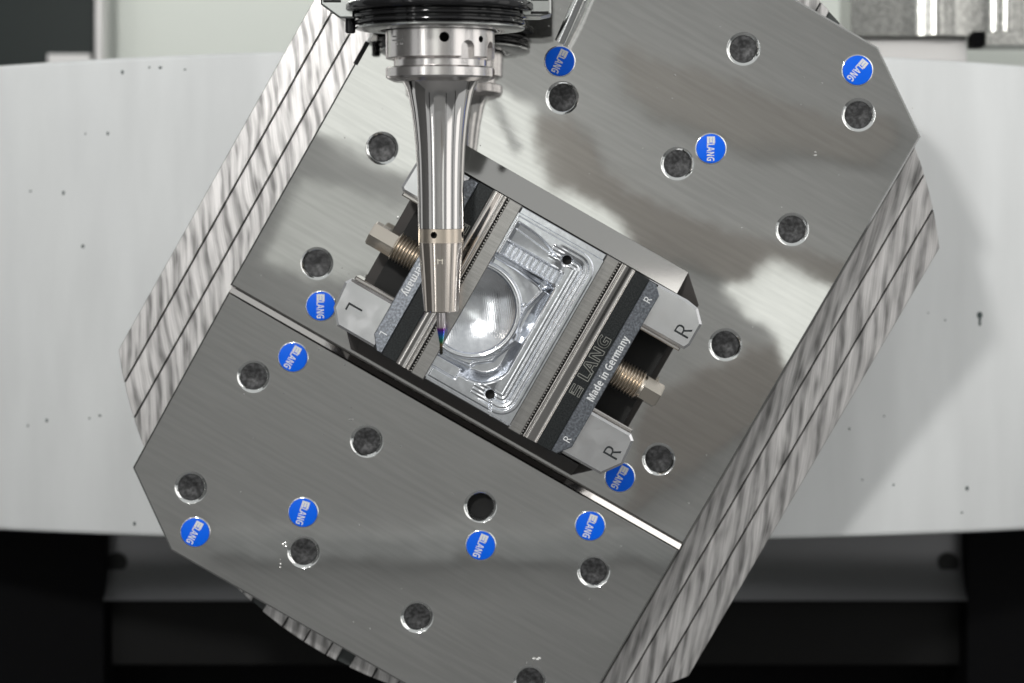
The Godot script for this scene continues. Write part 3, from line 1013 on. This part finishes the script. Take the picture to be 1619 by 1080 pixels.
func work_height(u: float, v: float) -> float:
	# outer form with rounded corners, falling in machined terraces towards the pocket
	var dx := minf(u + 29.3, 29.4 - u)
	var dy := minf(v + 67.0, 46.0 - v)
	var rr := 13.0
	var ed := minf(dx, dy)
	if u > 0.0 and dx < rr and dy < rr:
		ed = rr - Vector2(rr - dx, rr - dy).length()
	var h := 58.6
	h += 1.4 * ss(1.0, 1.5, ed)
	h -= 1.3 * ss(3.2, 4.4, ed) * ss(2.0, 10.0, u)
	h -= 2.4 * ss(6.4, 9.2, ed) * ss(4.0, 12.0, u)
	if u > -1.0: h += 0.2 * sin(ed * 2.6) * ss(4.5, 6.0, ed) * (1.0 - ss(12.0, 15.0, ed))
	# big pocket, right wall as a wide cove
	var dr := minf(13.6 - u, v + 57.5)
	if u > -6.0 and v < -37.0:
		var q := Vector2(u + 6.0, -37.0 - v)
		dr = minf(dr, 20.0 - q.length())
	var dp := minf(dr, 19.4 - v)
	if dp > 0.0:
		var depth := ss(0.0, 1.0, clampf(dr / 7.5, 0.0, 1.0)) * ss(0.0, 3.6, 19.4 - v)
		h = lerpf(h, 47.5, depth)
		h += 0.012 * sin((u * 0.8 + v * 0.6) * 6.0) * depth
	# half-moon lens form with rim and stepped lip
	var c := Vector2(u + 25.0, v + 18.3)
	var r := c.length()
	if u > -40.0:
		if r > 28.5 and r < 50.0:
			var pt := Vector2(u, v)
			var near := 99.0
			for i in LIP.size():
				near = minf(near, pt.distance_to(Geometry2D.get_closest_point_to_segment(pt, LIP[i], LIP[(i + 1) % LIP.size()])))
			if Geometry2D.is_point_in_polygon(pt, LIP): near = -near
			h = lerpf(h, maxf(h, 53.6 + 0.8 * ss(33.0, 40.0, r)), 1.0 - ss(-0.6, 1.1, near))
			h += 1.3 * ss(-2.0, -1.2, near) * (1.0 - ss(-0.9, -0.1, near)) * (1.0 - ss(55.0, 57.0, h))
		h = lerpf(h, maxf(h, 57.8), 1.0 - ss(29.6, 30.8, r))
		if r < 28.0:
			var bowl := 57.2 - 9.0 * (1.0 - pow(r / 28.0, 2.0))
			h = lerpf(h, bowl, 1.0 - ss(26.2, 27.4, r))
			h += 0.008 * sin(c.dot(Vector2(0.80, 0.60)) * 5.2)
		h += 0.35 * (ss(28.2, 28.5, r) - ss(29.0, 29.3, r))
	# ring of small ribs above the pocket
	if v > 19.4 and v < 28.6 and u < 13.2:
		var e := ss(19.4, 20.2, v) * (1.0 - ss(27.6, 28.6, v)) * (1.0 - ss(12.2, 13.2, u)) * ss(-27.0, -26.4, u)
		h = lerpf(h, 56.6 + 1.0 * sin((u + 1.0) * TAU / 3.5) + 0.25 * sin((u + 1.0) * 2.0 * TAU / 3.5), e)
	# shallow scoop beyond the ribs, bounded by an arc
	if v > 28.6 and v < 43.0:
		var far := Vector2((u + 27.0) / 36.0, (v - 28.0) / 14.0)
		var e := (1.0 - ss(0.90, 1.0, far.length())) * ss(28.6, 29.4, v) * ss(-27.2, -25.0, u)
		h -= e * (1.0 + 2.2 * (1.0 - far.length()))
		h -= e * 1.2 * ss(0.1, 0.16, far.y - 0.25 - 0.3 * (1.0 - far.x))
	# bench below the lip at the left end, and drain groove under the lower bore
	if v > -60.5 and v < -52.5 and u < -12.0:
		h = lerpf(h, 53.5, ss(-60.5, -59.5, v) * (1.0 - ss(-53.5, -52.5, v)) * (1.0 - ss(-13.5, -12.0, u)))
	if v < -58.0 and v > -67.0:
		h -= 1.6 * (1.0 - ss(0.7, 1.3, absf(u - 10.6 + 0.55 * (v + 58.0)))) * ss(-66.5, -65.0, v)
	# drilled bores
	for b in [Vector2(10.1, 36.0), Vector2(10.1, -57.6)]:
		var d := Vector2(u, v).distance_to(b)
		h -= 12.0 * (1.0 - ss(2.5, 2.75, d))
		h -= 0.5 * (1.0 - ss(3.0, 4.2, d))
	h -= 2.5 * (1.0 - ss(1.0, 1.5, Vector2(u, v).distance_to(Vector2(1.6, -0.6))))
	return h


func build_workpiece() -> void:
	var t := thing("aluminium_workpiece", "milled aluminium workpiece with half-moon bowl and ribs between the jaws", "workpiece")
	t.transform = Transform3D(Basis(U, V, W), ORG)
	var u0 := -29.4; var u1 := 29.5; var v0 := -67.4; var v1 := 46.4
	var step := 0.25
	var nx := int((u1 - u0) / step)
	var ny := int((v1 - v0) / step)
	var H := PackedFloat32Array()
	H.resize((nx + 1) * (ny + 1))
	for j in ny + 1:
		for i in nx + 1:
			H[j * (nx + 1) + i] = work_height(u0 + (u1 - u0) * i / nx, v0 + (v1 - v0) * j / ny)
	var P := PackedVector3Array()
	var N := PackedVector3Array()
	var I := PackedInt32Array()
	var sx := (u1 - u0) / nx; var sy := (v1 - v0) / ny
	for j in ny + 1:
		for i in nx + 1:
			var a := H[j * (nx + 1) + maxi(i - 1, 0)]; var b := H[j * (nx + 1) + mini(i + 1, nx)]
			var c := H[maxi(j - 1, 0) * (nx + 1) + i]; var d := H[mini(j + 1, ny) * (nx + 1) + i]
			P.append(Vector3(u0 + sx * i, v0 + sy * j, H[j * (nx + 1) + i]) * MM)
			N.append(Vector3((a - b) / (2 * sx), (c - d) / (2 * sy), 1).normalized())
	for j in ny:
		for i in nx:
			var q := j * (nx + 1) + i
			I.append_array([q, q + nx + 1, q + 1, q + 1, q + nx + 1, q + nx + 2])
	var arr := []
	arr.resize(Mesh.ARRAY_MAX)
	arr[Mesh.ARRAY_VERTEX] = P
	arr[Mesh.ARRAY_NORMAL] = N
	arr[Mesh.ARRAY_INDEX] = I
	var am := ArrayMesh.new()
	am.add_surface_from_arrays(Mesh.PRIMITIVE_TRIANGLES, arr)
	put(am, "machined_top", M.aluminium, t)
	var st := mb()
	# stock below, with a saw-cut edge and burrs
	ext(st, rect(u0, v0, u1, v1), 36, 40.0, 0.0)
	ext(st, rect(u0 + 0.3, -69.2, u1 - 0.3, v0 - 0.02), 40, 54.5, 0.5)
	ext(st, rect(u0 + 0.3, v1 + 0.02, u1 - 0.3, 50.4), 40, 54.5, 0.5)
	for e in [[u0, v0, u1, v0, 0.0, -1.0], [u0, v1, u1, v1, 0.0, 1.0], [u0, v0, u0, v1, -1.0, 0.0], [u1, v0, u1, v1, 1.0, 0.0]]:
		quad(st, Vector3(e[0], e[1], 39) * MM, Vector3(e[2], e[3], 39) * MM, Vector3(e[2], e[3], 58.6) * MM, Vector3(e[0], e[1], 58.6) * MM, Vector3(e[4], e[5], 0))
	done(st, "stock_sides", M.aluminium, t)
	for b in [Vector2(10.1, 36.0), Vector2(10.1, -57.6)]:
		st = mb()
		lathe(st, [[2.8, 46.3], [2.8, 52.5], [0, 52.5]], 24, along("z", Vector3(b.x, b.y, 0)))
		done(st, "hole_shade_disc", M.black_hole, t)  # black disc in place of the shade down the hole
	for k in 14:
		st = mb()
		var x := rng.randf_range(14, 30)
		block(st, Vector3(x, v0 - rng.randf_range(0.4, 1.6), 51), Vector3(x + rng.randf_range(0.6, 1.8), v0, 57 + rng.randf_range(0, 2)), 0.2)
		done(st, "burr", M.aluminium, t)


# ------------------------------------------------------------------ spindle, holder, tool
func axis_frame() -> Transform3D:
	# y up along the tool axis from the tip of the tool, leaning 5 degrees towards the camera
	var tilt := deg_to_rad(5.0)
	return Transform3D(Basis(Vector3.RIGHT, tilt), Vector3(-0.04252, -0.00797 + EYE, 0.0635))


func build_spindle() -> void:
	var fr := axis_frame()
	# the cutter
	var t := thing("end_mill", "thin heat tinted tapered end mill touching the workpiece edge", "end mill")
	t.transform = fr
	var st := mb()
	lathe(st, [[0, 0], [0.55, 0.1], [0.78, 0.6], [0.76, 5.3], [0.91, 6.1], [1.71, 11.1], [2.58, 15.6], [2.73, 16.4], [2.73, 27.5]], 32)
	done(st, "carbide_shank", M.tinted_carbide, t)
	st = mb()
	for k in 26:
		var y := 0.6 + k * 0.2
		var a := k * 0.42
		for s in 2:
			var q := Vector3(sin(a + s * PI) * 0.8, y, cos(a + s * PI) * 0.8)
			block(st, q - Vector3(0.28, 0.18, 0.28), q + Vector3(0.28, 0.18, 0.28), 0.05)
	done(st, "cutting_flutes", M.black_hole, t)
	# the shrink holder
	t = thing("tool_holder", "slender polished steel tool holder with grooved flange in the spindle", "tool holder")
	t.transform = fr
	st = mb()
	lathe(st, [[3.2, 27.0], [3.2, 26.0], [10.0, 25.9], [10.61, 26.5], [11.84, 46.0], [13.4, 66.0], [13.5, 67.3], [13.3, 67.5]], 96)
	var o := done(st, "clamping_sleeve", M.warm_steel, t)
	st = mb()
	var tm := text_mesh("H", 1.3, 0.1)
	o = put(tm, "lettering", M.pale_steel, t)
	o.transform = Transform3D(Basis(Vector3.RIGHT, -0.07), Vector3(0.0, 57.2, 12.72) * MM)
	var band_ := CSGCombiner3D.new()
	band_.name = "band"
	t.add_child(band_, true)
	csg_spin(band_, [[0, 67.4], [13.44, 67.4], [13.44, 75.6], [0, 75.6]], M.band_steel, 96)
	for a in [-0.28, 1.35, -1.9, 2.9]:
		csg_hole(band_, a, 72.2, 2.0, 9.0, 14.5, M.black_hole)
	st = mb()
	lathe(st, [[13.2, 75.6], [13.6, 75.8], [13.7, 86], [13.8, 96.2], [14.0, 106], [14.31, 115.3], [14.93, 125.8], [15.97, 136.3], [17.2, 145.3], [19.14, 155.0], [20.64, 159.4], [22.51, 162.4], [25, 163.2]], 96)
	done(st, "slim_neck", M.holder_steel, t)
	var fl := CSGCombiner3D.new()
	fl.name = "flange"
	t.add_child(fl, true)
	csg_spin(fl, [[0, 162.5], [27.5, 162.5], [31.4, 164.3], [32.26, 165.4], [32.26, 170.2], [31.4, 171.1], [27.5, 171.6], [27.5, 175.0], [31.4, 175.8], [32.26, 176.5], [32.26, 199], [0, 199]], M.flange_steel, 180)
	csg_hole(fl, 0.11, 187.0, 2.9, 24.0, 34.0, M.black_hole)
	csg_hole(fl, 0.86, 186.4, 1.9, 20.0, 34.0, M.black_hole)
	# drive notches: round-topped pockets cut down through the flange
	for a in [0.56, 1.2, -2.4, 3.0]:
		csg_hole(fl, a, 181.2, 4.4, 28.4, 36.0, M.flange_steel)
		var cut := CSGBox3D.new()
		cut.operation = CSGShape3D.OPERATION_SUBTRACTION
		cut.size = Vector3(8.8, 7.0, 7.6) * MM
		cut.material = M.flange_steel
		cut.name = "notch_cut"
		fl.add_child(cut, true)
		cut.transform = Transform3D(Basis(Vector3.UP, a), Vector3(sin(a) * 32.2, 177.7, cos(a) * 32.2) * MM)
	var bx := CSGBox3D.new()
	bx.operation = CSGShape3D.OPERATION_SUBTRACTION
	bx.size = Vector3(10, 48, 10) * MM
	bx.material = M.flange_steel
	bx.name = "notch_cut"
	fl.add_child(bx, true)
	bx.transform = Transform3D(Basis(Vector3.UP, 1.45), Vector3(sin(1.45) * 34, 158, cos(1.45) * 34) * MM)
	# small engraved lines, too fine to read
	st = mb()
	for r in 3:
		for k in 7:
			if rng.randf() < 0.25: continue
			var a: float = -0.98 + k * 0.045
			var p := Vector3(sin(a) * 32.3, 188.0 - r * 2.2, cos(a) * 32.3)
			block(st, p - Vector3(0.35, 0.45, 0.1), p + Vector3(0.35, 0.45, 0.12))
	done(st, "engraving", M.table_side, t)
	# spindle nose
	t = thing("spindle_nose", "glossy black spindle nose with stepped rings at the top of the picture", "spindle")
	t.transform = fr
	st = mb()
	lathe(st, [[30, 206], [34, 195], [35.5, 192.6], [36.1, 192.6]], 96)
	done(st, "seat_ring", M.gloss_black, t)
	st = mb()
	lathe(st, [[36.2, 193.4], [36.8, 192.4], [37.6, 192.2], [49.2, 193.0], [50.0, 193.5], [50.15, 194.3], [48, 194.6]], 128, Transform3D(), 0, TAU, 0.5)
	done(st, "face_ring", M.nose_steel, t)
	st = mb()
	lathe(st, [[47.8, 194.4], [47.8, 195.4], [49.8, 195.6], [50.6, 196.2], [50.6, 197.6], [50.0, 198.2], [48.6, 198.3], [48.6, 199.2], [51.0, 199.4], [51.6, 199.9], [51.6, 201.2], [51.0, 201.7], [49.3, 201.8], [49.3, 202.6], [55.0, 203.4], [56.1, 204.3], [56.1, 207.4], [55.2, 208.4], [52.7, 209.5], [52.7, 212], [52.0, 214], [52.0, 290]], 128, Transform3D(), 0, TAU, 0.9)
	done(st, "nose_collar", M.gloss_black, t)
	for s in [[-1.0, 50, 69.5, 199.2], [1.0, 48, 65.5, 200.2]]:
		st = mb()
		var x0: float = s[1]; var x1: float = s[2]
		var poly := PackedVector2Array([Vector2(x0, s[3]), Vector2(x1 - 11.0 if s[0] < 0 else x1 - 6, s[3]), Vector2(x1, s[3] + (8.0 if s[0] < 0 else 1.5)), Vector2(x1, 250), Vector2(x0, 250)])
		for i in poly.size(): poly[i].x *= s[0]
		ext(st, poly, -16, 12, 1.0)
		o = done(st, "side_lug", M.nose_steel, t)
		st = mb()
		for y in ([208.2] if s[0] < 0 else [201.5, 209.2]):
			block(st, Vector3(minf(s[0] * (x1 - 1.5), s[0] * (x1 - 12)), y, 11.9), Vector3(maxf(s[0] * (x1 - 1.5), s[0] * (x1 - 12)), y + 1.6, 12.3), 0.3)
		done(st, "dark_slot", M.black_hole, o)
	st = mb()
	lathe(st, [[0, 190.8], [2.2, 190.9], [3.0, 191.8], [3.0, 198], [2.4, 202]], 24, Transform3D(Basis(), Vector3(-53, 0, 2) * MM))
	done(st, "drip_nipple", M.gloss_black, t)
	# coolant pipes
	pipe("coolant_nozzle", "thin shiny coolant nozzle pointing down at upper right of the spindle", Vector3(28.5, 178.4, 72), Vector3(50.0, 226, 92), 3.2)
	pipe("unseen_hose", "unseen thin hose near the camera, mirrored in the bright patch of the plate", Vector3(-52, 110.5, 1004), Vector3(-118, 230, 1008), 5.0)  # hose out of view, placed for its mirror image on the plate


func csg_spin(root: CSGCombiner3D, prof: Array, m: Material, sides: int) -> void:
	var p := CSGPolygon3D.new()
	var pts := PackedVector2Array()
	for q in prof: pts.append(Vector2(q[0], q[1]) * MM)
	p.polygon = pts
	p.mode = CSGPolygon3D.MODE_SPIN
	p.spin_degrees = 360
	p.spin_sides = sides
	p.material = m
	p.name = "turned_body"
	root.add_child(p, true)


func csg_hole(root: CSGCombiner3D, a: float, y: float, r: float, r0: float, r1: float, m: Material) -> void:
	var c := CSGCylinder3D.new()
	c.operation = CSGShape3D.OPERATION_SUBTRACTION
	c.radius = r * MM
	c.height = (r1 - r0) * MM
	c.sides = 24
	c.material = m
	c.name = "radial_cut"
	root.add_child(c, true)
	var d := Vector3(sin(a), 0, cos(a))
	c.transform = Transform3D(Basis(Vector3.UP, a) * Basis(Vector3.RIGHT, PI / 2), (d * (r0 + r1) * 0.5 + Vector3(0, y, 0)) * MM)


func pipe(called: String, label: String, a: Vector3, b: Vector3, r: float) -> void:
	var t := thing(called, label, "nozzle")
	var y := (b - a).normalized()
	var x := y.cross(Vector3(0, 0, 1)).normalized()
	t.transform = Transform3D(Basis(x, y, x.cross(y)), a * MM + Vector3(0, EYE, 0))
	var len := a.distance_to(b)
	var st := mb()
	lathe(st, [[r * 0.55, 4.0], [r * 0.55, 0.3], [r * 0.8, 0.0], [r, 0.4], [r, len]], 32)
	done(st, "pipe", M.chrome, t)
	st = mb()
	lathe(st, [[r * 0.55, 1.5], [0, 1.5]], 20)
	done(st, "pipe_mouth", M.black_hole, t)


# ------------------------------------------------------------------ chips
func build_small_things() -> void:
	var fr := Transform3D(Basis(U, V, W), ORG)
	var chips := [
		[-55.0, -211.5, 1.5, "bright metal chip below the plugged bore at lower left"],
		[-52.0, -225.0, 1.2, "small bright chip farther below the lower left bore"],
		[121.0, -196.5, 2.2, "bright curled chip at the bottom edge right of the last bore"],
		[-95.0, 6.0, 1.6, "bright chip on the upper plate left of the vise screw"],
		[112.0, 170.0, 1.0, "tiny bright chip in the upper right of the upper plate"],
		[96.0, -46.0, 1.1, "tiny chip beside the lower right end block of the vise"],
		[-58.0, -121.0, 0.9, "tiny pale chip on the lower plate near the seam"],
	]
	for c in chips:
		var t := thing("metal_chip", c[3], "chip", "loose metal chips on the plates")
		t.transform = fr * Transform3D(Basis(Vector3(0, 0, 1), rng.randf() * TAU), Vector3(c[0], c[1], 0.1) * MM)
		for k in 3:
			var st := mb()
			var a: Vector3 = Vector3(rng.randf_range(-1, 1), rng.randf_range(-1, 1), 0) * c[2]
			lathe(st, [[0, 0], [c[2] * 0.6, 0.1], [c[2] * 0.5, 0.5], [0, 0.8]], 8, along("z", a))
			done(st, "curl", M.chip_bright, t)
	# fine swarf dust, too small to count
	var st := mb()
	for k in 90:
		var x := rng.randf_range(-155, 155); var y := rng.randf_range(-235, 235)
		if absf(x) < 104 and y > -84 and y < 70: continue
		var q := rng.randf_range(0.18, 0.5)
		lathe(st, [[0, 0.0], [q, 0.1], [q * 0.6, q * 0.7], [0, q]], 6, along("z", Vector3(x, y, 0.02)))
	var o := done(st, "swarf_dust", M.chip_bright, self)
	o.transform = fr
	tag(o, "fine bright swarf dust scattered over the ground plates", "swarf", "", "stuff")
